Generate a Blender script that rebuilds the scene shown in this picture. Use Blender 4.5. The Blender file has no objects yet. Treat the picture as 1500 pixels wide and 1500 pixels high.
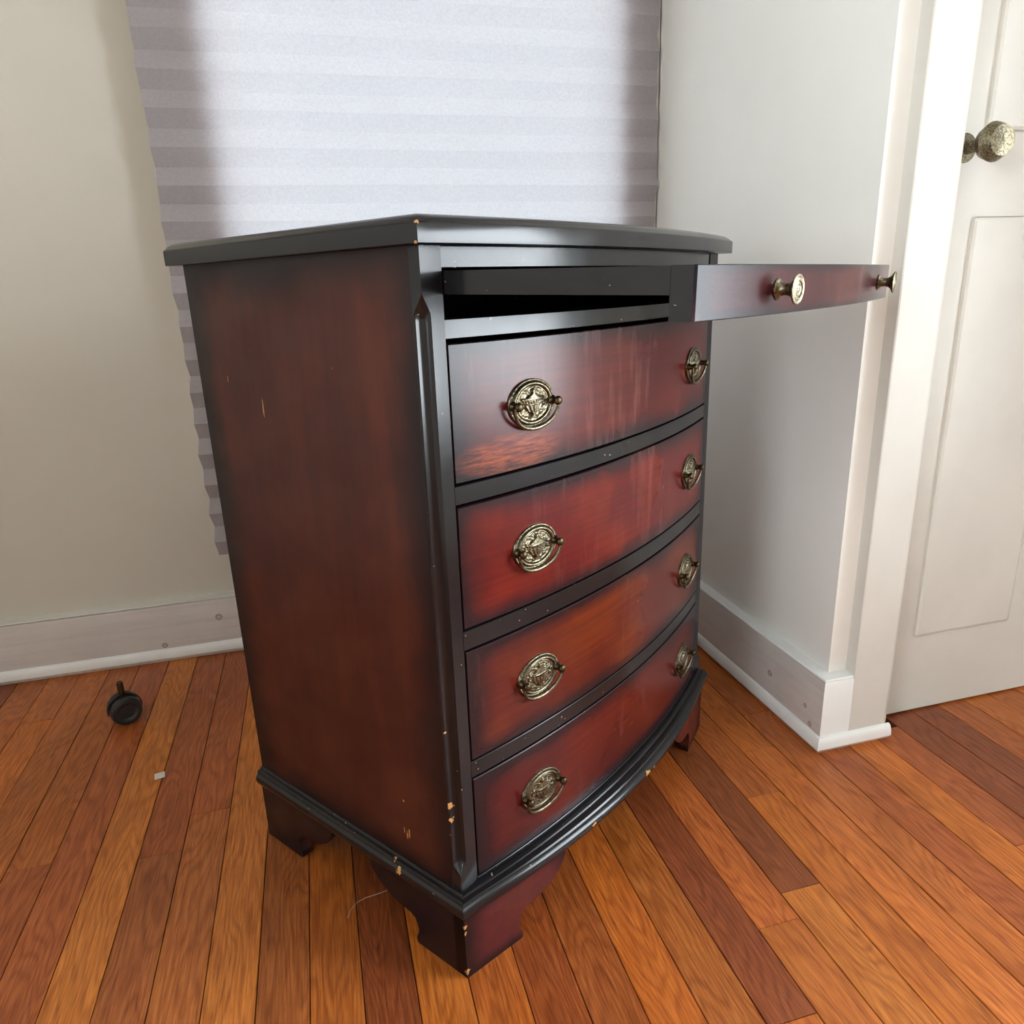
import bpy, bmesh, math, random
from mathutils import Matrix, Vector
random.seed(7)
S = 0.737                                   # one survey unit (camera height) in metres
scene = bpy.context.scene
col = scene.collection

# ------------------------------------------------------------------ camera
cam_d = bpy.data.cameras.new('camera'); cam = bpy.data.objects.new('camera', cam_d); col.objects.link(cam)
cam_d.sensor_width = 36; cam_d.lens = 36*1064.1/1500; cam_d.clip_start = .02; cam_d.clip_end = 60
R = Vector((0.9643722, -0.26239208, -0.03371426)); UPV = Vector((0.10869219, 0.27680218, 0.95475995)); FW = Vector((0.24118926, 0.92440843, -0.2954603))
m = Matrix.Identity(4)
for i in range(3):
    m[i][0] = R[i]; m[i][1] = UPV[i]; m[i][2] = -FW[i]
m[2][3] = S
cam.matrix_world = m
scene.camera = cam

# ------------------------------------------------------------------ sky, daylight, exposure
world = bpy.data.worlds.new('overcast_sky'); scene.world = world; world.use_nodes = True
bg = world.node_tree.nodes['Background']; bg.inputs[0].default_value = (.86, .94, 1.0, 1); bg.inputs[1].default_value = 20.0
def portal(name, loc, rot, sx, sy):
    l = bpy.data.lights.new(name, 'AREA'); l.shape = 'RECTANGLE'; l.size = sx; l.size_y = sy
    l.cycles.is_portal = True
    o = bpy.data.objects.new(name, l); o.location = loc; o.rotation_euler = rot; col.objects.link(o)
# window 1 (behind the pleated shade), window 2 (right of the dresser), window 3 (in the left wall)
W1 = (-.205, .925, .55, 2.35); W2 = (-.60, .66, .45, 1.9); W3 = (-1.75, -.30, .75, 2.4)
X_E, X_W, Y_N, Y_S, Z_C = 2.05, -1.75, 2.1155, -2.2, 3.25
portal('daylight_north', (S*(W1[0]+W1[1])/2, S*(Y_N+.16), S*(W1[2]+W1[3])/2), (-math.pi/2, 0, 0), S*(W1[1]-W1[0]), S*(W1[3]-W1[2]))
portal('daylight_east', (S*(X_E+.16), S*(W2[0]+W2[1])/2, S*(W2[2]+W2[3])/2), (0, math.pi/2, 0), S*(W2[3]-W2[2]), S*(W2[1]-W2[0]))
portal('daylight_west', (S*(X_W-.16), S*(W3[0]+W3[1])/2, S*(W3[2]+W3[3])/2), (0, -math.pi/2, 0), S*(W3[3]-W3[2]), S*(W3[1]-W3[0]))
vs = scene.view_settings
vs.view_transform = 'Standard'; vs.look = 'None'; vs.gamma = 1; vs.exposure = 0.18; vs.use_curve_mapping = False

# ------------------------------------------------------------------ helpers
def obj(name, verts, faces, mat, parent=None, smooth=False, scale=S, kind=None, angle=35):
    me = bpy.data.meshes.new(name)
    me.from_pydata([(v[0]*scale, v[1]*scale, v[2]*scale) for v in verts], [], faces)
    bm = bmesh.new(); bm.from_mesh(me); bmesh.ops.recalc_face_normals(bm, faces=bm.faces); bm.to_mesh(me); bm.free()
    if mat: me.materials.append(mat)
    if smooth:
        for p in me.polygons: p.use_smooth = True
        me.set_sharp_from_angle(angle=math.radians(angle))
    o = bpy.data.objects.new(name, me); col.objects.link(o)
    if parent: o.parent = parent
    if kind: o['kind'] = kind
    return o
def tag(o, label, cat, group=None):
    o['label'] = label; o['category'] = cat
    if group: o['group'] = group
    return o
def empty(name, loc, rz=0):
    o = bpy.data.objects.new(name, None); o.empty_display_size = .05; o.location = loc; o.rotation_euler = (0, 0, rz); col.objects.link(o); return o
class MB:
    def __init__(s): s.v = []; s.f = []
    def add(s, v, f):
        n = len(s.v); s.v += list(v); s.f += [tuple(i+n for i in q) for q in f]; return s
    def box(s, x0, x1, y0, y1, z0, z1, c=0):
        if c <= 0:
            v = [(x, y, z) for z in (z0, z1) for y in (y0, y1) for x in (x0, x1)]
            return s.add(v, [(0,2,3,1),(4,5,7,6),(0,1,5,4),(2,6,7,3),(0,4,6,2),(1,3,7,5)])
        bm = bmesh.new(); bmesh.ops.create_cube(bm, size=1)
        for q in bm.verts: q.co = Vector((x0 if q.co.x < 0 else x1, y0 if q.co.y < 0 else y1, z0 if q.co.z < 0 else z1))
        bmesh.ops.bevel(bm, geom=bm.edges[:], offset=c, segments=2, affect='EDGES', profile=.5)
        bm.verts.index_update()
        s.add([tuple(q.co) for q in bm.verts], [tuple(q.index for q in f.verts) for f in bm.faces]); bm.free(); return s
    def sweep(s, rings, closed=True, caps=True):
        n = len(s.v); k = len(rings[0])
        for r in rings: s.v += list(r)
        for i in range(len(rings)-1):
            for j in range(k if closed else k-1):
                a = n+i*k+j; b = n+i*k+(j+1) % k
                s.f.append((a, b, b+k, a+k))
        if caps and closed:
            s.f.append(tuple(n+j for j in range(k))[::-1]); s.f.append(tuple(n+(len(rings)-1)*k+j for j in range(k)))
        return s
    def lathe(s, prof, axis='z', n=32, org=(0,0,0)):      # prof: (radius, height)
        rings = []
        for r, h in prof:
            ring = []
            for j in range(n):
                a = 2*math.pi*j/n; c, d = r*math.cos(a), r*math.sin(a)
                p = (c, d, h) if axis == 'z' else ((c, -h, d) if axis == '-y' else (h, c, d))
                ring.append((org[0]+p[0], org[1]+p[1], org[2]+p[2]))
            rings.append(ring)
        return s.sweep(rings)
    def tube(s, pts, rad, n=10):
        pts = [Vector(p) for p in pts]; rings = []
        for i, p in enumerate(pts):
            t = (pts[min(i+1, len(pts)-1)]-pts[max(i-1, 0)]).normalized()
            a = t.cross(Vector((0.05, 1, .02))).normalized(); b = t.cross(a).normalized()
            r = rad[i] if isinstance(rad, (list, tuple)) else rad
            rings.append([tuple(p+a*r*math.cos(2*math.pi*j/n)+b*r*math.sin(2*math.pi*j/n)) for j in range(n)])
        return s.sweep(rings)
    def build(s, name, mat, parent=None, **k): return obj(name, s.v, s.f, mat, parent, **k)

# ------------------------------------------------------------------ node materials
class NT:
    def __init__(s, name):
        s.m = bpy.data.materials.new(name); s.m.use_nodes = True; s.t = s.m.node_tree; s.t.nodes.clear()
        s.out = s.n('ShaderNodeOutputMaterial'); s.b = s.n('ShaderNodeBsdfPrincipled'); s.l(s.b.outputs[0], s.out.inputs[0])
    def n(s, t, **k):
        q = s.t.nodes.new(t)
        for a, b in k.items(): setattr(q, a, b)
        return q
    def l(s, a, b): s.t.links.new(a, b)
    def put(s, sock, v):
        if isinstance(v, bpy.types.NodeSocket): s.l(v, sock)
        elif isinstance(v, (tuple, list)) and sock.type == 'RGBA' and len(v) == 3: sock.default_value = (*v, 1)
        else: sock.default_value = v
    def math(s, op, a, b=0.0, c=None, clamp=False):
        q = s.n('ShaderNodeMath', operation=op, use_clamp=clamp); s.put(q.inputs[0], a); s.put(q.inputs[1], b)
        if c is not None: s.put(q.inputs[2], c)
        return q.outputs[0]
    def coord(s, which='Object'):
        if not hasattr(s, 'tc'): s.tc = s.n('ShaderNodeTexCoord')
        return s.tc.outputs[which]
    def xyz(s, which='Object'):
        q = s.n('ShaderNodeSeparateXYZ'); s.l(s.coord(which), q.inputs[0]); return q.outputs
    def scaled(s, sc, vec=None, off=None):
        q = s.n('ShaderNodeMapping'); s.l(vec or s.coord(), q.inputs['Vector']); q.inputs['Scale'].default_value = sc
        if off is not None: s.put(q.inputs['Location'], off)
        return q.outputs[0]
    def noise(s, vec, scale=1, detail=4, rough=.55, dist=0):
        q = s.n('ShaderNodeTexNoise'); s.l(vec, q.inputs['Vector']); q.inputs['Scale'].default_value = scale; q.inputs['Detail'].default_value = detail
        q.inputs['Roughness'].default_value = rough; q.inputs['Distortion'].default_value = dist; return q.outputs['Fac']
    def mix(s, fac, a, b, mode='MIX'):
        q = s.n('ShaderNodeMix', data_type='RGBA', blend_type=mode); s.put(q.inputs[0], fac); s.put(q.inputs[6], a); s.put(q.inputs[7], b); return q.outputs[2]
    def step(s, v, a, b, lo=0., hi=1.):
        q = s.n('ShaderNodeMapRange', interpolation_type='SMOOTHSTEP'); s.put(q.inputs[0], v)
        for i, k in enumerate((a, b, lo, hi)): q.inputs[i+1].default_value = k
        return q.outputs[0]
    def bump(s, h, strength=.2, dist=.001):
        q = s.n('ShaderNodeBump'); q.inputs['Strength'].default_value = strength; q.inputs['Distance'].default_value = dist; s.put(q.inputs['Height'], h)
        s.l(q.outputs[0], s.b.inputs['Normal'])
    def set(s, **k):
        names = dict(color='Base Color', rough='Roughness', metal='Metallic', coat='Coat Weight', coat_rough='Coat Roughness', spec='Specular IOR Level')
        for a, v in k.items(): s.put(s.b.inputs[names[a]], v)
        return s
def chips(t, base, pts, tan=(.52, .27, .09)):
    """worn spots where the finish is knocked off: pts are (x,y,z,r) in metres in object space"""
    n = t.noise(t.coord(), 260, 3, .6); outc = base
    for (x, y, z, r, *st_) in pts:
        k = st_[0] if st_ else 1.0
        q = t.n('ShaderNodeVectorMath', operation='DISTANCE'); t.l(t.scaled((1, 1, 1/k)) if k != 1 else t.coord(), q.inputs[0]); q.inputs[1].default_value = (x, y, z/k)
        d = t.math('ADD', q.outputs['Value'], t.math('MULTIPLY', t.math('SUBTRACT', n, .5), r*3.2))
        outc = t.mix(t.step(d, r*.9, r, 1, 0), outc, tan)
    return outc
def painted(name, c, rough=.5, mott=.04, scale=6, bump=.05, extra=None):
    t = NT(name); n = t.noise(t.coord(), scale, 5)
    cc = t.mix(t.step(n, .3, .7), tuple(x*(1-mott) for x in c), tuple(min(1, x*(1+mott)) for x in c))
    if extra: cc = extra(t, cc)
    t.set(color=cc, rough=rough); t.bump(t.noise(t.coord(), 420, 2), bump, .0006); return t.m
def sunburst(name, i, j, wi, wj, centre, warm, edge, ei, ej, grain, haze=0.0, rough=(.24, .42), wear=None, seed=0.0, chip=(), coat=.0, spec=.30):
    """mahogany lacquer with a dark toned border: i, j the two axes of the panel in Generated space, wi, wj its size"""
    t = NT(name); g = t.xyz('Generated'); off = (seed, seed*1.7, seed*.6)
    big = t.noise(t.scaled((9, 9, 9), off=off), 1, 3)
    fine = t.noise(t.scaled(grain, off=off), 1, 5, .62, .4)
    def ed(ax, w, e):
        a = g[ax]; d = t.math('MULTIPLY', t.math('MINIMUM', a, t.math('SUBTRACT', 1., a)), w)
        d = t.math('ADD', d, t.math('MULTIPLY', t.math('SUBTRACT', big, .5), e*.9))
        return t.step(d, -e*.05, e)
    mask = t.math('MULTIPLY', ed(i, wi, ei), ed(j, wj, ej))
    c = t.mix(t.step(big, .38, .66), centre, warm)
    c = t.mix(t.step(fine, .30, .78), t.mix(.30, c, edge), c)
    c = t.mix(mask, edge, c)
    streak = t.noise(t.scaled((55, 55, 7), off=off), 1, 4, .6)
    if haze:
        hz = t.math('MULTIPLY', t.step(streak, .52, .75), t.step(t.noise(t.scaled((7, 7, 7), off=(3.1+seed, 1, 2)), 1, 2), .45, .62))
        c = t.mix(t.math('MULTIPLY', hz, haze), c, (.26, .12, .11))
    nick = t.noise(t.scaled((210, 210, 120), off=off), 1, 2, .5)
    c = t.mix(t.step(nick, .79, .82, 0, .7), c, (.55, .36, .24))
    if wear: c = wear(t, c)
    if chip: c = chips(t, c, chip)
    r = t.step(t.noise(t.scaled((14, 14, 20), off=(seed, 5, 1)), 1, 2, .5), .3, .7, rough[0], rough[1])
    t.set(color=c, rough=r, spec=spec, coat=coat, coat_rough=.26); t.bump(fine, .05, .0005)
    return t.m
def ebony(name, chip=(), rough=(.17, .23), speck=.745):
    t = NT(name); n = t.noise(t.coord(), 14, 2, .5); c = (.009, .0085, .0095)
    k = t.noise(t.scaled((160, 160, 240)), 1, 2, .5)
    c = t.mix(t.step(k, speck, speck+.02, 0, .75), c, (.45, .33, .22))
    if chip: c = chips(t, c, chip)
    t.set(color=c, rough=t.step(n, .3, .7, rough[0], rough[1]), spec=.37, coat=.03, coat_rough=.2); return t.m

# walls and woodwork
def knots(lst):
    def f(t, c):
        w = t.noise(t.coord(), 90, 2)
        for (x, y, z, r) in lst:
            q = t.n('ShaderNodeVectorMath', operation='DISTANCE'); t.l(t.coord(), q.inputs[0]); q.inputs[1].default_value = (x*S, y*S, z*S)
            d = t.math('ADD', q.outputs['Value'], t.math('MULTIPLY', t.math('SUBTRACT', w, .5), r*.6))
            ring = t.math('MULTIPLY', t.step(d, r*.35, r*.75), t.step(d, r*.8, r*1.15, 1, 0))
            c = t.mix(t.math('MULTIPLY', ring, .9), c, (.20, .12, .07)); c = t.mix(t.step(d, r*.5, r*.95, .6, 0), c, (.38, .26, .17))
        gr = t.noise(t.scaled((5, 5, 90)), 1, 4)
        return t.mix(t.step(gr, .45, .75, 0, .35), c, (.44, .37, .33))
    return f
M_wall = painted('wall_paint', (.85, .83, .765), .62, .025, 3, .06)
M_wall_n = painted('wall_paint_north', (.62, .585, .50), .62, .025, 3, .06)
M_ceil = painted('ceiling_paint', (.88, .87, .84), .8, .02)
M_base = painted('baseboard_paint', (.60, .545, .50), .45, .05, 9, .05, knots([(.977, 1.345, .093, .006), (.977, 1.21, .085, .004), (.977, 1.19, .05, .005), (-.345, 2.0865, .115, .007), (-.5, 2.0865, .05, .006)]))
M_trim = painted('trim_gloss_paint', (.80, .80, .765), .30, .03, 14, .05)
M_cas = painted('casing_paint', (.64, .615, .55), .45, .03, 8, .05)
M_jamb = painted('window_wood', (.70, .40, .36), .5, .05)

# floor boards
t = NT('oak_board'); oi = t.n('ShaderNodeObjectInfo'); rnd = oi.outputs['Random']
offv = t.n('ShaderNodeCombineXYZ'); t.l(t.math('MULTIPLY', rnd, 31.), offv.inputs[0]); t.l(t.math('MULTIPLY', rnd, 57.), offv.inputs[1])
warp = t.noise(t.scaled((16, 3.2, 1), off=offv.outputs[0]), 1, 2, .45)
fine = t.noise(t.scaled((420, 16, 1), off=offv.outputs[0]), 1, 4, .6, .15)
pore = t.noise(t.scaled((560, 26, 1), off=offv.outputs[0]), 1, 3, .6)
ox = t.xyz()
ph = t.math('ADD', t.math('MULTIPLY', warp, 46.), t.math('MULTIPLY', ox[0], 150.))
rings = t.math('MULTIPLY', t.math('ADD', t.math('SINE', t.math('MULTIPLY', ph, 2.3)), 1.), .5)
rings = t.math('POWER', rings, 2.2)
slow = t.noise(t.scaled((9, 2.2, 1), off=offv.outputs[0]), 1, 2)
c = t.mix(t.step(slow, .3, .7), t.mix(.28, oi.outputs['Color'], (.13, .035, .010)), oi.outputs['Color'])
c = t.mix(t.math('MULTIPLY', t.step(fine, .36, .66), .42), t.mix(1., c, (.60, .48, .40), 'MULTIPLY'), t.mix(1., c, (1.22, 1.25, 1.25), 'MULTIPLY'))
c = t.mix(t.math('MULTIPLY', rings, .45), c, t.mix(1., c, (.48, .36, .28), 'MULTIPLY'))
c = t.mix(t.step(pore, .54, .70, 0, .60), c, t.mix(1., c, (.42, .33, .28), 'MULTIPLY'))
c = t.mix(t.step(t.noise(t.coord(), 60, 2), .80, .83, 0, .85), c, (.02, .012, .008))
t.set(color=c, rough=t.step(t.noise(t.coord(), 18, 4), .3, .7, .30, .46), spec=.42); t.bump(t.math('ADD', fine, t.math('MULTIPLY', pore, .6)), .10, .0006)
M_board = t.m
M_sub = painted('dark_gap', (.012, .007, .004), .9)

# shade
t = NT('shade_paper'); n = t.noise(t.coord(), 900, 3, .7); n2 = t.noise(t.coord(), 220, 3, .7)
t.t.nodes.remove(t.b)
fib = t.math('ADD', t.math('MULTIPLY', n, .6), t.math('MULTIPLY', n2, .4))
cd = t.mix(t.step(fib, .35, .65), (.355, .325, .33), (.41, .38, .385)); ct = t.mix(t.step(fib, .35, .65), (.58, .585, .61), (.75, .77, .81))
df = t.n('ShaderNodeBsdfDiffuse'); tr = t.n('ShaderNodeBsdfTranslucent'); mx = t.n('ShaderNodeMixShader'); mx.inputs[0].default_value = .088
t.l(cd, df.inputs[0]); t.l(ct, tr.inputs[0]); t.l(df.outputs[0], mx.inputs[1]); t.l(tr.outputs[0], mx.inputs[2]); t.l(mx.outputs[0], t.out.inputs[0])
M_shade = t.m
t = NT('window_glass'); t.t.nodes.remove(t.b)
tp = t.n('ShaderNodeBsdfTransparent'); gl = t.n('ShaderNodeBsdfGlossy'); gl.inputs['Roughness'].default_value = .02; mx = t.n('ShaderNodeMixShader'); fr = t.n('ShaderNodeFresnel'); fr.inputs[0].default_value = 1.45
t.l(fr.outputs[0], mx.inputs[0]); t.l(tp.outputs[0], mx.inputs[1]); t.l(gl.outputs[0], mx.inputs[2]); t.l(mx.outputs[0], t.out.inputs[0]); M_glass = t.m

# metal
t = NT('antique_brass'); at_ = t.n('ShaderNodeAttribute', attribute_name='patina'); n = t.noise(t.coord(), 420, 4, .65); n2 = t.noise(t.coord(), 90, 3)
t.set(color=t.mix(t.step(n, .35, .68), (.09, .073, .045), t.mix(t.step(n2, .3, .7), (.34, .29, .185), (.285, .255, .18))), metal=1.0, rough=t.step(n, .3, .7, .46, .32)); t.bump(n, .2, .0004)
cs = t.b.inputs['Base Color'].links[0].from_socket; t.set(color=t.mix(t.math('MULTIPLY', at_.outputs['Fac'], .65), cs, (.030, .024, .014))); M_brass = t.m
t = NT('dark_bronze'); t.set(color=t.mix(t.noise(t.coord(), 300), (.035, .026, .015), (.12, .09, .045)), metal=1.0, rough=.42); M_bronze = t.m
t = NT('black_plastic'); n = t.noise(t.coord(), 150); t.set(color=t.mix(n, (.010, .010, .010), (.022, .022, .022)), rough=.45); M_plastic = t.m
t = NT('paper_scrap'); t.set(color=t.mix(t.noise(t.coord(), 200), (.62, .58, .50), (.74, .71, .64)), rough=.7); M_paper = t.m

# ------------------------------------------------------------------ room
XR, YF = 1.006, 1.183            # face of the right wall, face of the wall beside the door
D0, D1, DZ = 1.16, 1.98, 2.72     # doorway
TH, SH, BH = .029, .0115, .172   # baseboard thickness, shoe depth, baseboard height
# floor: dark subfloor with single oak strips on it
mb = MB().box(X_W-.1, X_E+.1, Y_S-.1, Y_N+.1, -.12, -.024); floor = mb.build('floor', M_sub, kind='structure')
P0, PW = -.0302, .0776
O1, O2, O3, RB, DB, TN, BR = (.40,.135,.030), (.44,.165,.042), (.36,.112,.026), (.31,.095,.036), (.185,.055,.024), (.36,.165,.062), (.22,.095,.045)
known = {-7:[(9,RB)], -6:[(9,O2)], -5:[(1.263,(.25,.085,.032)),(9,RB)], -4:[(1.3625,(.34,.12,.04)),(9,RB)], -3:[(9,O2)], -2:[(9,(.24,.082,.026))], -1:[(9,(.33,.11,.028))], 0:[(9,DB)], 1:[(9,O1)],
         2:[(9,(.34,.105,.026))], 3:[(9,(.26,.075,.026))], 4:[(9,(.27,.085,.028))], 5:[(9,O3)], 6:[(9,(.33,.115,.032))], 7:[(.645,O3),(9,(.20,.06,.028))], 8:[(.791,(.35,.12,.034)),(9,(.36,.112,.034))], 9:[(.843,O2),(9,(.235,.078,.034))],
         10:[(1.07,O1),(9,(.35,.115,.034))], 11:[(1.204,(.37,.122,.032)),(9,O1)], 12:[(1.33,(.38,.125,.034)),(9,O3)], 13:[(9,(.30,.09,.03))], 14:[(9,O1)]}
rng = random.Random(3)
pool = [O1, O2, O3, RB, (.33,.11,.03), (.30,.095,.03), DB, (.38,.13,.036)]
k0, k1 = int((X_W-P0)/PW)-1, int((X_E-P0)/PW)+1
def plank(x0, x1, y0, y1, cc):
    g = .0008; x0 += g; x1 -= g; y0 += .0006; y1 -= .0006; dz = rng.uniform(-.0006, .0004); b = .0008
    cx, cy = (x0+x1)/2, (y0+y1)/2; hx, hy = (x1-x0)/2, (y1-y0)/2
    ring = lambda ix, z: [(-hx+ix, -hy+ix*.7, z), (hx-ix, -hy+ix*.7, z), (hx-ix, hy-ix*.7, z), (-hx+ix, hy-ix*.7, z)]
    o = MB().sweep([ring(0, -.024), ring(0, dz-b), ring(b, dz)]).build('plank', M_board, floor)
    o.location = (cx*S, cy*S, 0); o.color = (cc[0]*1.95, cc[1]*1.88, cc[2]*1.35, 1)
for k in range(k0, k1):
    x0, x1 = P0+k*PW, P0+(k+1)*PW
    x0, x1 = max(x0, X_W), min(x1, X_E)
    if x1-x0 < .01: continue
    top = Y_N if x0 < XR else (YF+.1 if D0 < x0 < D1 else YF)
    cuts = list(known.get(k, [])); y = cuts[0][0] if cuts and cuts[0][0] < 5 else (cuts[0][0] if cuts else rng.uniform(.2, 1.9))
    segs = []
    if cuts:
        prev = None
        lo = rng.uniform(-.6, .35)
        for (ye, cc) in cuts:
            segs.append((lo, min(ye, top), cc)); lo = min(ye, top)
        y = segs[0][0]
    else:
        segs.append((y, top, rng.choice(pool)))
    while y > Y_S:
        ny = max(Y_S, y-rng.uniform(.7, 1.7)); segs.append((ny, y, rng.choice(pool))); y = ny
    for (a, b, cc) in segs:
        if b-a > .01:
            f = rng.uniform(.93, 1.07); plank(x0, x1, a, b, tuple(q*f for q in cc))

def wall_with_hole(name, axis, at, thick, a0, a1, z0, z1, hole, mat):
    """axis 'y': wall in the xz plane at y=at..at+thick; axis 'x': in the yz plane"""
    h0, h1, hz0, hz1 = hole; mb = MB()
    lo, hi = min(at, at+thick), max(at, at+thick)
    for (p, q, r, s_) in ((a0, h0, z0, z1), (h1, a1, z0, z1), (h0, h1, z0, hz0), (h0, h1, hz1, z1)):
        if axis == 'y': mb.box(p, q, lo, hi, r, s_)
        else: mb.box(lo, hi, p, q, r, s_)
    return mb.build(name, mat, kind='structure')
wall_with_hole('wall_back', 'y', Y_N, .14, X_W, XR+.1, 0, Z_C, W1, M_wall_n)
MB().box(XR, XR+.1, YF, Y_N, 0, Z_C).build('wall_right', M_wall, kind='structure')
# wall facing the camera with the door in it
mb = MB().box(XR+.1, D0, YF, YF+.1, 0, Z_C).box(D1, X_E+.1, YF, YF+.1, 0, Z_C).box(D0, D1, YF, YF+.1, DZ, Z_C)
mb.build('wall_doorway', M_wall, kind='structure')
MB().box(D0-.1, D1+.12, YF+.105, YF+.16, 0, Z_C).build('door_light_stop', M_wall, kind='structure')  # unseen backing added behind the door to stop sky light leaking in
wall_with_hole('wall_east', 'x', X_E, .14, Y_S, YF, 0, Z_C, W2, M_wall)
wall_with_hole('wall_left', 'x', X_W, -.14, Y_S, Y_N, 0, Z_C, W3, M_wall)
MB().box(X_W, X_E, Y_S-.1, Y_S, 0, Z_C).build('wall_south', M_wall, kind='structure')
MB().box(X_W-.14, X_E+.14, Y_S-.14, Y_N+.14, Z_C, Z_C+.1).build('ceiling', M_ceil, kind='structure')

# baseboards with a softly rounded top edge, and the shoe moulding at their foot
def base_prof(th, h): return [(0, 0), (th, 0), (th, h-.006), (th-.002, h-.002), (th-.006, h), (0, h)]
def shoe_prof(o, d, h): return [(o, 0)]+[(o+d*math.cos(a)**.8 if a < 1.5 else o, h*(.35+.65*math.sin(a)) if a > 0 else h*.35) for a in [0, .3, .6, .9, 1.2, 1.5707]]
def run(prof, stations): # stations: list of (base point, outward vector) in plan
    return MB().sweep([[(p[0]+n[0]*o, p[1]+n[1]*o, z) for (o, z) in prof] for (p, n) in stations])
run(base_prof(TH, BH), [((X_W, Y_N), (0, -1)), ((XR, Y_N), (0, -1))]).build('baseboard_back', M_base, kind='structure', smooth=True)
shoe = shoe_prof(TH, SH, .040)
run(shoe, [((X_W, Y_N), (0, -1)), ((XR, Y_N), (0, -1))]).build('trim_1', M_trim, kind='structure', smooth=True)
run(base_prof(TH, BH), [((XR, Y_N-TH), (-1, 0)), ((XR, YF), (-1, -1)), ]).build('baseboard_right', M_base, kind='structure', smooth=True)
run(base_prof(TH, BH), [((XR, YF), (-1, -1)), ((1.05, YF), (0, -1))]).build('baseboard_return', M_trim, kind='structure', smooth=True)
run(shoe, [((XR, Y_N-TH-SH), (-1, 0)), ((XR, YF), (-1, -1)), ((D0-.004, YF), (0, -1))]).build('trim_2', M_trim, kind='structure', smooth=True)
# baseboard cap along the right wall, paler paint standing for a lit top edge
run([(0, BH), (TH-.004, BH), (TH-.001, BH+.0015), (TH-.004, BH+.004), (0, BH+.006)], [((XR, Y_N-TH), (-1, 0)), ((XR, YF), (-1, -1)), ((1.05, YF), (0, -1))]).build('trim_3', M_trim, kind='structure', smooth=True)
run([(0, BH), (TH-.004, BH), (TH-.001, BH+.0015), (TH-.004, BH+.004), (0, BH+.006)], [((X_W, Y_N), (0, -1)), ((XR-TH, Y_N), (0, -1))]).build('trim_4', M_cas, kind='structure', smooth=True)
# door casing and door
cas = [(1.05, YF), (1.05, YF-TH+.001), (1.053, YF-TH), (1.143, YF-TH), (1.153, YF-TH+.006), (D0, YF-.006), (D0, YF)]
MB().sweep([[(x, y, z) for x, y in cas] for z in (0, DZ+.02)]).build('trim_5', M_cas, kind='structure')
MB().box(D1, D1+.07, YF-.029, YF, 0, DZ+.02, .003).build('trim_6', M_cas, kind='structure')
MB().box(1.05, D1+.07, YF-.03, YF, DZ+.021, DZ+.14, .003).build('trim_7', M_cas, kind='structure')
door = MB().box(D0+.003, D1-.003, YF+.04, YF+.085, .004, DZ-.003, .003).build('door_1', M_cas, kind='structure')
for (z0, z1) in ((.2, 1.1), (1.25, 2.55)):
    for (x0, x1) in ((D0+.1, D0+.37), (D0+.45, D1-.1)):
        MB().box(x0, x1, YF+.034, YF+.044, z0, z1, .008).build('panel', M_cas, door)
kn = MB().lathe([(.001, -.01), (.024, -.01), (.026, .0), (.012, .006), (.010, .035), (.026, .045), (.034, .062), (.026, .08), (.001, .084)], '-y', 24, (D0+.06, YF+.04, 1.22)).build('door_handle', M_brass, door, smooth=True)

# windows
def window(name, axis, at, out, hole, fw, mat, glass_at, casing=0.0, cross=True, casing_t=.028):
    a0, a1, z0, z1 = hole; mb = MB()
    def bx(p, q, d0, d1, r, s_, c=.002):
        lo, hi = sorted((at+out*d0, at+out*d1))
        mb.box(p, q, lo, hi, r, s_, c) if axis == 'y' else mb.box(lo, hi, p, q, r, s_, c)
    g = glass_at
    bx(a0, a0+fw, g-.02, g+.02, z0, z1); bx(a1-fw, a1, g-.02, g+.02, z0, z1)
    bx(a0+fw, a1-fw, g-.02, g+.02, z0, z0+fw*1.2); bx(a0+fw, a1-fw, g-.02, g+.02, z1-fw, z1)
    if cross: bx(a0+fw, a1-fw, g-.02, g+.02, (z0+z1)/2-.02, (z0+z1)/2+.02)
    w = mb.build(name, mat, kind='structure')
    if casing:
        mb = MB(); t_ = casing_t
        bx(a0-casing, a0-.001, -t_, 0, z0-.05, z1+casing); bx(a1+.001, a1+casing if a1+casing < XR-.003 or axis == 'x' or out < 0 else XR-.003, -t_, 0, z0-.05, z1+casing)
        bx(a0, a1, -t_, 0, z1+.001, z1+casing); bx(a0, a1, -t_, 0, z0-.05, z0-.001)
        mb.build('window_casing', M_cas, w)
    lo, hi = sorted((at+out*(g-.003), at+out*(g+.003))); zm = (z0+z1)/2
    for (r, s_) in (((z0+fw*1.2, zm-.02), (zm+.02, z1-fw)) if cross else ((z0+fw*1.2, z1-fw),)):
        pm = MB(); pm.box(a0+fw, a1-fw, lo, hi, r, s_) if axis == 'y' else pm.box(lo, hi, a0+fw, a1-fw, r, s_)
        pm.build('pane', M_glass, w)
    return w
window('window_1', 'y', Y_N, 1, W1, .040, M_jamb, .005, .115, cross=False, casing_t=.043)
window('window_2', 'x', X_E, 1, W2, .05, M_cas, .06, .09)
window('window_3', 'x', X_W, -1, W3, .05, M_cas, .06, .09)

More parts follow.
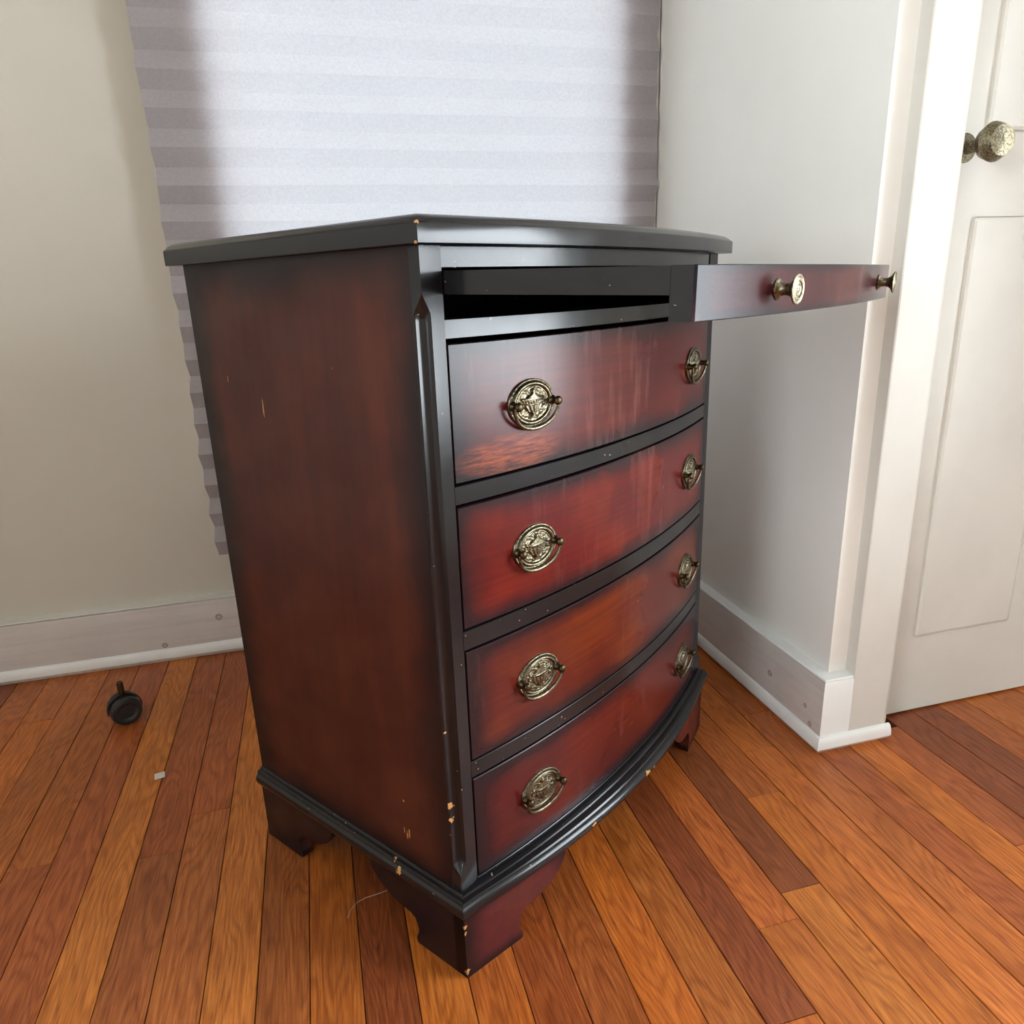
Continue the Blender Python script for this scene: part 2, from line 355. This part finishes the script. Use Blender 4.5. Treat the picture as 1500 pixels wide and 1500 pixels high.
# ------------------------------------------------------------------ pleated shade
FH = .0414; v, f = [], []
nz = 58; NX = 24; xl, xr = -.316, .9945
for i in range(nz+1):
    z = .3105+FH*i
    for j in range(NX+1):
        s_ = j/NX; wob = .0022*math.sin(i*.55+.7)+.0014*math.sin(i*1.7)
        x = xl+(xr-xl)*s_ + (wob-.002-(.0035 if i % 2 else -.0035)*max(0, 1-i/22) if j == 0 else 0) + ((wob*1.1-.0015) if j == NX else 0)
        y = 2.064 - (.014 if i % 2 else 0.0) + .0012*math.sin(s_*9+i*.9)
        v.append((x, y, z+.0010*math.sin(s_*7+i)))
for i in range(nz):
    for j in range(NX): a = i*(NX+1)+j; f.append((a, a+1, a+NX+2, a+NX+1))
shade = empty('pleated_shade', (.34*S, 2.05*S, .31*S))
tag(shade, 'backlit white pleated paper shade hanging over the window', 'window shade')
o = obj('pleated_paper', [(a-.34, b-2.05, c-.31) for a, b, c in v], f, M_shade, shade)
MB().box(xl-.34, xr-.34-.004, -.02, .012, .3105+FH*nz-.31, .3105+FH*nz-.31+.03, .003).build('head_strip', M_cas, shade)

# ------------------------------------------------------------------ dresser
W, D, ZT = .8039, .5098, 1.0481
root = empty('dresser', (.1256*S, .8496*S, 0), .63338)
tag(root, 'bow-front mahogany dresser with black edges, four drawers and a pulled-out slide', 'dresser')
B, PWD = .039, .0345                             # bow of the front between the corner posts, width of a post
def bow(u, b=B): return max(0., b*(1-((u-W/2)/(W/2-PWD))**2))
BB = .0425                                       # bow of the base and top, which start at the corners
def bow0(u): return BB*(1-((u-W/2)/(W/2))**2)
NU = 40
def us(u0, u1, n=NU): return [u0+(u1-u0)*i/n for i in range(n+1)]
chip_base = [(-.010*S, -.012*S, .112*S, .0045), (.012*S, -.014*S, .108*S, .0035), (.10*S, -.047*S, .1335*S, .003), (.255*S, -.073*S, .133*S, .005), (.27*S, -.0735*S, .130*S, .003), (.43*S, -.077*S, .131*S, .006), (.455*S, -.077*S, .128*S, .004), (.52*S, -.074*S, .135*S, .003), (-.014*S, .12*S, .137*S, .004), (-.006*S, .135*S, .146*S, .003), (.61*S, -.066*S, .134*S, .002)]
M_ebony = ebony('ebonised_lacquer'); M_ebony_b = ebony('ebonised_moulding', chip_base, speck=.735)
M_ebony_p = ebony('ebonised_post', [(.001*S, .012*S, .300*S, .004), (.001*S, .012*S, .275*S, .003), (.001*S, .013*S, .42*S, .0015), (.012*S, -.002*S, .187*S, .0016), (.013*S, -.002*S, .325*S, .0016)])
MAH, WARM, EDGE = (.190, .020, .013), (.250, .042, .012), (.010, .0045, .006)
M_side = sunburst('mahogany_side', 1, 2, (D-.012)*S, .9*S, (.066, .0135, .0085), (.090, .021, .011), (.010, .0045, .005), .055, .055, (60, 60, 5), 0, (.30, .46), seed=2.2,
                  chip=[(0, .105*S, .205*S, .0010, 6), (0, .110*S, .200*S, .0008, 7), (0, .116*S, .208*S, .0007, 6), (0, .112*S, .262*S, .0012, 2), (0, .345*S, .842*S, .0009, 12), (0, .43*S, .88*S, .0007, 5)])
M_foot = sunburst('mahogany_foot', 0, 2, .2*S, .13*S, (.105, .016, .016), (.12, .022, .014), EDGE, .03, .02, (60, 8, 60), 0, (.3, .45), seed=4,
                  chip=[(-.006*S, -.006*S, .012*S, .0035), (-.004*S, -.008*S, .098*S, .0035), (-.005*S, -.007*S, .085*S, .002), (.09*S, -.035*S, .105*S, .0022)])

# sides, back, inner board
for u0 in (0, W-.025):
    MB().box(u0, u0+.025, .0172, D, .140, ZT).build('side_panel', M_side, root)
MB().box(.025, W-.025, D-.012, D-.003, .14, ZT).build('back_panel', M_ebony, root)
# corner posts with a stopped, hollowed chamfer
def post(flip):
    zs = [.12, .175, .181, .187, .193, .199, .205]+[.205+(.965-.205)*i/10 for i in range(1, 11)]+[.974, .982, .990, .996, 1.001, ZT]
    rings = []
    for z in zs:
        k = max(0, min(1, min((z-.181)/.022, (1.0-z)/.030))); k = k*k*(3-2*k)
        c = .0128*k
        pts = [(0, .0172)]
        pts.append((-.0012*k, c+.0038*k)); pts.append((-.0018*k, c+.0012*k))
        for q in range(7):                          # hollow between the side arris and the front arris
            a = q/6; uu, vv = c*a, c*(1-a); d = .0048*k*math.sin(math.pi*a)**.8
            pts.append((uu+d*.71, vv+d*.71))
        pts += [(c+.0012*k, -bow(c)), (PWD, -bow(PWD)), (PWD, .0172)]
        if flip: pts = [(W-x, y) for x, y in pts]
        rings.append([(x, y, z) for x, y in pts])
    return MB().sweep(rings).build('corner_post', M_ebony_p, root, smooth=True, angle=28)
post(False); post(True)
# bow-front rails
def bowbar(u0, u1, z0, z1, out=0.0, depth=.03, ch=.0008, b=B, name='rail', mat=None, parent=None, n=NU, org=(0, 0, 0)):
    rings = []
    for u in us(u0, u1, n):
        y = -bow(u, b)-out
        rings.append([(u-org[0], p-org[1], z-org[2]) for p, z in ((y+depth, z0), (y+ch, z0), (y, z0+ch), (y, z1-ch), (y+ch, z1), (y+depth, z1))])
    return MB().sweep(rings).build(name, mat or M_ebony, parent or root, smooth=True, angle=25)
bowbar(PWD+.001, W-PWD-.001, 1.0240, ZT, -.0015, name='top_rail')
bowbar(PWD, W-PWD, .9437, .9666, 0, .05, name='slide_rail')
DR = [(.7639, .9401), (.5624, .7368), (.3582, .5322), (.1570, .3305)]
for (a, b_) in ((.7368, .7639), (.5322, .5624), (.3305, .3582)): bowbar(PWD, W-PWD, a+.0012, b_-.0012, .0004, name='drawer_rail')
bowbar(PWD, W-PWD, .13, .1565, .0010, .05, name='bottom_rail')
MB().box(.025, W-.025, .03, D-.012, .956, .9662).build('slide_bed', M_ebony, root)
MB().box(.025, W-.025, .03, D-.012, 1.030, 1.040).build('inner_top', M_ebony, root)
for x0 in (.0255, W-.0255-.012): MB().box(x0, x0+.012, .031, D-.013, .9665, 1.0295).build('slide_runner', M_ebony, root)
for (a, b_) in ((.7368, .7639), (.5322, .5624), (.3305, .3582)): MB().box(.026, W-.026, .031, D-.013, a+.008, b_-.008).build('dust_panel', M_ebony, root)
# top board: bow front, upright edge below a cove and rounded shoulder
def outline(o, ob, n=NU):
    pts = [(-o, D+ob), (-o, -o)]
    L0, L1 = -o, W+o
    for i in range(1, n):
        u = L0+(L1-L0)*i/n; q = (u-W/2)/(W/2+o); pts.append((u, -o-.041*(1-q*q)))
    return pts+[(W+o, -o), (W+o, D+ob)]
zt = ZT
prof = [(.0185, zt), (.0196, zt+.001), (.0196, zt+.0205), (.0188, zt+.0220), (.0165, zt+.0235), (.0135, zt+.0265), (.0085, zt+.0300), (.0035, zt+.0318), (-.002, zt+.0322)]
rings = [[(x, y, z) for x, y in outline(o, .0154-(.0196-o)*.3)] for o, z in prof]
M_top = ebony('ebonised_top', [(-.017*S, -.017*S, (zt+.022)*S, .0022), (-.019*S, -.016*S, (zt+.002)*S, .0018)], (.17, .23), .765)
MB().sweep(rings).build('top_board', M_top, root, smooth=True, angle=40)
# base moulding
bprof = [(-.018, .1185), (.009, .1178), (.0138, .1215), (.0162, .1275), (.0166, .1320), (.0152, .1380), (.0128, .1415), (.0112, .1425), (.0118, .1445), (.0108, .1470), (.0080, .1484), (.0050, .1488), (.0042, .1510), (.0020, .1525), (.0, .1530), (-.018, .1530)]
EXB = .0155
st = [((0, D), (-1, 0), 0), ((0, .25), (-1, 0), 0), ((0, 0), (-1, -1), 0)]
for u in us(0, W)[1:-1]: st.append(((u, -bow0(u)), (0, -1), EXB*(1-((u-W/2)/(W/2))**2)))
st += [((W, 0), (1, -1), 0), ((W, .25), (1, 0), 0), ((W, D), (1, 0), 0)]
rings = []
for (p, n, ex) in st:
    rings.append([(p[0]+n[0]*o, p[1]+n[1]*(o+ex*max(0, o)/.0166), z) for o, z in bprof])
MB().sweep(rings).build('base_moulding', M_ebony_b, root, smooth=True, angle=32)
# bracket feet: side bracket and front bracket with a scrolled inner edge
fp = [(0, 0), (.106, 0), (.1085, .004), (.1075, .013), (.1035, .021), (.1020, .029), (.1035, .040), (.1075, .049), (.1180, .054), (.1350, .0565), (.1550, .0600), (.1720, .0660), (.1880, .0755), (.2000, .0870), (.2080, .1000), (.2120, .1190), (0, .1190)]
def bracket(side, flip=False, back=False):
    """scrolled bracket as a slab: side=True along the depth, else along the bowed front"""
    t_ = .022; A, Bq = [], []
    for (d, z) in fp:
        if side:
            e = -.006; vv = (D+.002-d) if back else (-.006+d)
            a, b_ = (e, vv, z), (e+t_, vv, z)
        else:
            uu = -.006+d; yy = -.006-(bow0(uu)+EXB*.5*(1-((uu-W/2)/(W/2))**2) if uu > 0 else 0)
            a, b_ = (uu, yy, z), (uu, yy+t_, z)
        if flip: a, b_ = (W-a[0], *a[1:]), (W-b_[0], *b_[1:])
        A.append(a); Bq.append(b_)
    n = len(fp); fc = [tuple(range(n)), tuple(range(2*n-1, n-1, -1))]+[(i, (i+1) % n, (i+1) % n+n, i+n) for i in range(n)]
    return A+Bq, fc
for flip in (False, True):
    mb = MB(); mb.add(*bracket(True, flip)); mb.add(*bracket(False, flip)); mb.build('bracket_foot', M_foot, root)
    mb = MB(); mb.add(*bracket(True, flip, True))
    x0, x1 = (.017, .12) if not flip else (W-.12, W-.017)
    mb.box(x0, x1, D-.02, D, 0, .118); mb.build('bracket_foot', M_foot, root)
MB().box(.02, W-.02, .02, D-.02, .1195, .1295).build('bottom_board', M_ebony, root)

# ---- drop handle shapes (shared by the eight handles): local x along the drawer, -y outwards, z up; metres
HA, HB = .0312, .0238
def relief(x, z):
    r = math.hypot(x/HA, z/HB); th = math.atan2(z/HB, x/HA); h = .0012
    if r > .90: h += .0011*(abs(math.sin(math.pi*min(1, (1-r)/.10)))**.6)*(0.62+.38*math.sin(th*64))
    elif r > .72: h += .0024*abs(math.sin(math.pi*(r-.72)/.18))**.7
    elif r > .66: h += .0004+.0008*math.sin(math.pi*(r-.66)/.06)
    else:
        X, Z = x/(HA*.66), z/(HB*.66); h += .0008+.0010*(1-(r/.66)**2)
        w = None
        if -.92 < Z < -.80: w = .30
        elif -.80 <= Z < -.62: w = .12+.1*abs((Z+.71)/.09)**2*.5
        elif -.62 <= Z < .22: w = .12+.46*math.sin(math.pi*.5*min(1, (Z+.66)/.62))**.8
        elif .22 <= Z < .34: w = .62
        elif .34 <= Z < .66: w = .50*(1-(Z-.34)/.40)
        elif .66 <= Z < .88: w = .13*math.sqrt(max(0, 1-((Z-.77)/.11)**2))+.02
        if w and abs(X) < w:
            q = math.sqrt(max(0, 1-(X/w)**2)); h += .0022*q
            if -.55 < Z < -.08: h += .00045*math.cos(X/w*14)
            if abs(Z+.03) < .035 or abs(Z-.19) < .03: h += .0005
            if .0 < Z < .16: h += .0004*math.cos(X/w*22)
        else:
            h += .0005*math.sin(X*19+3*math.sin(Z*7))*math.sin(Z*21+2*math.cos(X*9))
            hd = math.hypot((abs(X)-.72)/.12, (Z-.1)/.22)
            if .5 < hd < 1.1: h += .0009
    return h
NR, NTH = 40, 160; hv = [(0, -relief(0, 0), 0)]; hf = []
for i in range(1, NR+1):
    r = i/NR
    for j in range(NTH):
        a = 2*math.pi*j/NTH; x, z = HA*r*math.cos(a), HB*r*math.sin(a); hv.append((x, -relief(x*.9999, z*.9999), z))
for j in range(NTH): hf.append((0, 1+j, 1+(j+1) % NTH))
for i in range(NR-1):
    for j in range(NTH):
        a = 1+i*NTH+j; b_ = 1+i*NTH+(j+1) % NTH; hf.append((a, a+NTH, b_+NTH, b_))
n0 = len(hv); last = 1+(NR-1)*NTH
for j in range(NTH):
    a = 2*math.pi*j/NTH; hv.append((HA*1.0*math.cos(a), .0012, HB*1.0*math.sin(a)))
for j in range(NTH): hf.append((last+j, n0+j, n0+(j+1) % NTH, last+(j+1) % NTH))
hf.append(tuple(n0+j for j in range(NTH)))
def handle_part(name, mbv, mbf, mat): return obj(name, mbv, mbf, mat, None, smooth=True, scale=1, angle=60)
plate0 = handle_part('handle_backplate', hv, hf, M_brass)
pa = plate0.data.attributes.new('patina', 'FLOAT', 'POINT')
for i_, v_ in enumerate(plate0.data.vertices):
    x, z = v_.co.x*.9999, v_.co.z*.9999; r_ = math.hypot(x/HA, z/HB); e_ = .0009
    h0 = relief(x, z) if r_ < .97 else .0012
    hm = max(relief(min(HA*.9, max(-HA*.9, x+dx*e_)), z+dz*e_) if math.hypot((x+dx*e_)/HA, (z+dz*e_)/HB) < .99 else .0012 for dx, dz in ((1, 0), (-1, 0), (0, 1), (0, -1), (.7, .7), (-.7, .7), (.7, -.7), (-.7, -.7)))
    pa.data[i_].value = max(0, min(1, (hm-h0-.0001)/.0007)) if r_ < .97 else .5
PX, PO = .0272, .0088
mb = MB().lathe([(.0001, .0), (.0046, .0), (.0050, .0022), (.0036, .0034), (.0033, .0068), (.0038, .0076), (.0045, .0086), (.0046, .0104), (.0038, .0120), (.0018, .0127), (.0001, .0128)], '-y', 20)
post0 = handle_part('handle_post', mb.v, mb.f, M_bronze)
pts, rad = [], []
for i in range(33):
    a = math.pi+math.pi*i/32; sg = -math.sin(a)
    pts.append(((PX+.0032)*math.cos(a)*(1+.03*sg), -PO+.0052*sg, -.0246*sg**.9 if sg > 0 else 0)); rad.append(.00155+.0007*sg)
pts = [(-(PX-.002), -PO, .0004)]+pts+[((PX-.002), -PO, .0004)]; rad = [.0014]+rad+[.0014]
mb = MB().tube(pts, rad, 10); bail0 = handle_part('handle_bail', mb.v, mb.f, M_brass)
used = set()
def inst(src, parent, mtx):
    o = src if src.name not in used else src.copy()
    if src.name in used: col.objects.link(o)
    used.add(src.name); o.parent = parent; o.matrix_local = mtx
    return o
def drawer_wear(i):
    if i == 0:
        def f(t, c):
            # rubbed-through patch near the lower left corner, a long pale smear down the middle
            g = t.xyz('Generated'); n = t.noise(t.scaled((45, 45, 420)), 1, 5, .7); n2 = t.noise(t.scaled((60, 60, 9)), 1, 4)
            dx = t.math('DIVIDE', t.math('SUBTRACT', g[0], .13), .13); dz = t.math('DIVIDE', t.math('SUBTRACT', g[2], .14), .16)
            d = t.math('ADD', t.math('MULTIPLY', dx, dx), t.math('MULTIPLY', dz, dz))
            c = t.mix(t.math('MULTIPLY', t.step(d, .1, 1.3, 1, 0), t.step(n, .30, .75, 0, .85)), c, (.36, .070, .018))
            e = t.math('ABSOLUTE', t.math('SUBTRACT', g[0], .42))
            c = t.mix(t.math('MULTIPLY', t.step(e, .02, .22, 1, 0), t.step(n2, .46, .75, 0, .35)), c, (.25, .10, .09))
            return c
        return f
    if i == 1:
        def f(t, c):
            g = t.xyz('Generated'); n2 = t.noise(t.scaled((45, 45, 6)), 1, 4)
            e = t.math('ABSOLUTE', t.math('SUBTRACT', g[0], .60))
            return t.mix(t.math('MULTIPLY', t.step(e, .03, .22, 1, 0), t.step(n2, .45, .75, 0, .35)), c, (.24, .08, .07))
        return f
centres = [((.080, .008, .007), (.120, .013, .007)), ((.110, .007, .006), (.160, .014, .006)), ((.100, .011, .005), (.145, .022, .005)), ((.085, .008, .006), (.120, .013, .007))]
for i, (z0, z1) in enumerate(DR):
    zc = (z0+z1)/2; u0, u1 = PWD+.0022, W-PWD-.0022
    md = sunburst('mahogany_drawer', 0, 2, (u1-u0)*S, (z1-z0)*S, centres[i][0], centres[i][1], (.014, .006, .008), .040, .026, (7, 7, 190), .28 if i < 2 else .10, (.26, .26) if i == 0 else (.24, .24), drawer_wear(i), seed=i*3.3+1)
    d = bowbar(u0, u1, z0+.0022, z1-.0022, .0012, .02, .0012, name='drawer', mat=md, org=(W/2, 0, zc)); d.location = (W/2*S, 0, zc*S)
    bx_ = MB().box(.045-W/2, W-.045-W/2, .021, D-.05, z0+.014-zc, z1-.014-zc).build('drawer_box', M_sub, d)
    for uh in (.166, .669):
        sl = math.atan(B*2*(uh-W/2)/(W/2-PWD)**2)     # slope of the bowed front
        yy = -bow(uh)-.0012
        base = Matrix.Translation(((uh-W/2)*S, yy*S-.0003, 0)) @ Matrix.Rotation(sl, 4, 'Z')
        inst(plate0, d, base)
        inst(post0, d, base @ Matrix.Translation((-PX, -.001, 0))); inst(post0, d, base @ Matrix.Translation((PX, -.001, 0)))
        inst(bail0, d, base @ Matrix.Translation((0, -.001, 0)))

# ---- pulled-out slide: thin board with a deeper bowed front, two turned knobs
tilt = math.radians(-1.35)
TZ = .9942
Mt = Matrix.Translation((W/2*S, 0, (TZ+.0005)*S)) @ Matrix.Rotation(-tilt, 4, 'X')
M_slide = sunburst('mahogany_slide', 0, 2, .73*S, .05*S, (.042, .006, .008), (.070, .009, .009), (.007, .004, .007), .03, .008, (9, 9, 190), .35, (.27, .27), spec=.14, seed=9,
                   chip=[((.075-W/2)*S, -.333*S, .003*S, .0028), ((.085-W/2)*S, -.335*S, .006*S, .0016)])
TF = .3085; u0, u1 = .0365, W-.058
slab = [(u0-W/2, D-.12, 0), (u0-W/2, -TF+.02, 0)]
rings = []
BT = .031
def tb(u): return BT*(1-((u-W/2)/(W/2))**2)
for u in us(u0, u1): rings.append([(u-W/2, D-.25, 0), (u-W/2, -TF-tb(u)+.026, 0), (u-W/2, -TF-tb(u)+.026, .0262), (u-W/2, D-.25, .0262)])
slide = MB().sweep(rings).build('pull_out_slide', M_ebony, root); slide.matrix_local = Mt
rings = []
for u in us(u0, u1):
    y = -TF-tb(u); c = .0009
    rings.append([(u-W/2, p, z) for p, z in ((y+.0265, -.0235), (y+.004, -.0235), (y+.0035, -.0235), (y+.0035, .0266), (y+.0265, .0266))])
MB().sweep(rings).build('slide_front_core', M_ebony, slide, smooth=True, angle=25)
rings = []
for u in us(u0, u1):
    y = -TF-tb(u); c = .0009
    rings.append([(u-W/2, p, z) for p, z in ((y+.0035, -.0237), (y+c, -.0237), (y, -.0237+c), (y, .0268-c), (y+c, .0268), (y+.0035, .0268))])
MB().sweep(rings).build('slide_front_veneer', M_slide, slide, smooth=True, angle=25)
kp = [(.0001, 0), (.0078, 0), (.0082, .0012), (.0070, .0026), (.0056, .0032), (.0047, .0052), (.0045, .0085), (.0050, .0115), (.0066, .0145), (.0096, .0165), (.0112, .0176), (.0114, .0186), (.0106, .0194), (.0098, .0193), (.0092, .0187), (.0084, .0187), (.0078, .0194), (.0066, .0194), (.0061, .0187), (.0054, .0187), (.0048, .0194), (.0036, .0194), (.0031, .0188), (.0024, .0188), (.0018, .0196), (.0001, .0198)]
mbk = MB().lathe([(r, h*.88) for r, h in kp], '-y', 40)
knob0 = obj('knob', mbk.v, mbk.f, M_brass, None, smooth=True, scale=1, angle=50)
for uh in (.196, W-.172):
    sl = math.atan(BT*2*(uh-W/2)/(W/2)**2)
    inst(knob0, slide, Matrix.Translation(((uh-W/2)*S, (-TF-tb(uh))*S+.0003, .0012)) @ Matrix.Rotation(sl, 4, 'Z'))

# ------------------------------------------------------------------ small things
# chair caster at the left picture edge
cc = empty('chair_caster', (-.545*S, 1.785*S, 0), math.radians(25))
tag(cc, 'black plastic twin-wheel chair caster standing on the floorboards near the back wall', 'caster')
for sy in (-1, 1):
    mb = MB().lathe([(.003, -.009), (.020, -.009), (.0245, -.0075), (.0265, -.003), (.0265, .003), (.0245, .0075), (.020, .009), (.016, .0085), (.013, .006), (.003, .006)], '-y', 36, (0, sy*.0125, .0265))
    mb.build('caster_wheel', M_plastic, cc, smooth=True, scale=1)
hood = []
for i in range(13):
    a = math.radians(-10+200*i/12); hood.append([(r*math.cos(a), y, .0265+r*math.sin(a)) for r, y in ((.0275, -.0036), (.0295, -.0036), (.0295, .0036), (.0275, .0036))])
MB().sweep(hood).build('caster_hood', M_plastic, cc, scale=1)
MB().lathe([(.004, .05), (.0055, .052), (.0055, .078), (.004, .08)], 'z', 16).build('caster_stem', M_bronze, cc, smooth=True, scale=1)
# scrap of paper
ps = [(-.0075, -.0085), (.0085, -.0075), (.0078, .009), (-.0085, .008)]
o = MB().sweep([[(x*.95, y, z) for x, y in ps] for z in (.0, .0005)]).build('paper_scrap', M_paper, scale=1)
o.location = (-.4246*S, 1.5183*S, .0007); o.rotation_euler = (0, 0, .12)
tag(o, 'small white square paper scrap lying on the floor left of the dresser', 'paper scrap')
# pale thread on the floor beside the front foot
def floor_pt(px, py):
    d = FW*1064.1+R*(px-750)-UPV*(py-750); t_ = -S/d.z; return Vector((d.x*t_, d.y*t_, .0012))
th = empty('fibre_strand', floor_pt(545, 1315)); org = floor_pt(545, 1315)
tag(th, 'thin pale fibre lying on the floor in the shade beside the front foot', 'fibre')
pts = [floor_pt(a, b)-org for a, b in ((509, 1346), (514, 1334), (523, 1323), (536, 1316), (552, 1311), (566, 1306), (576, 1302))]
MB().tube([tuple(p) for p in pts], .00024, 6).build('fibre', M_paper, th, smooth=True, scale=1)
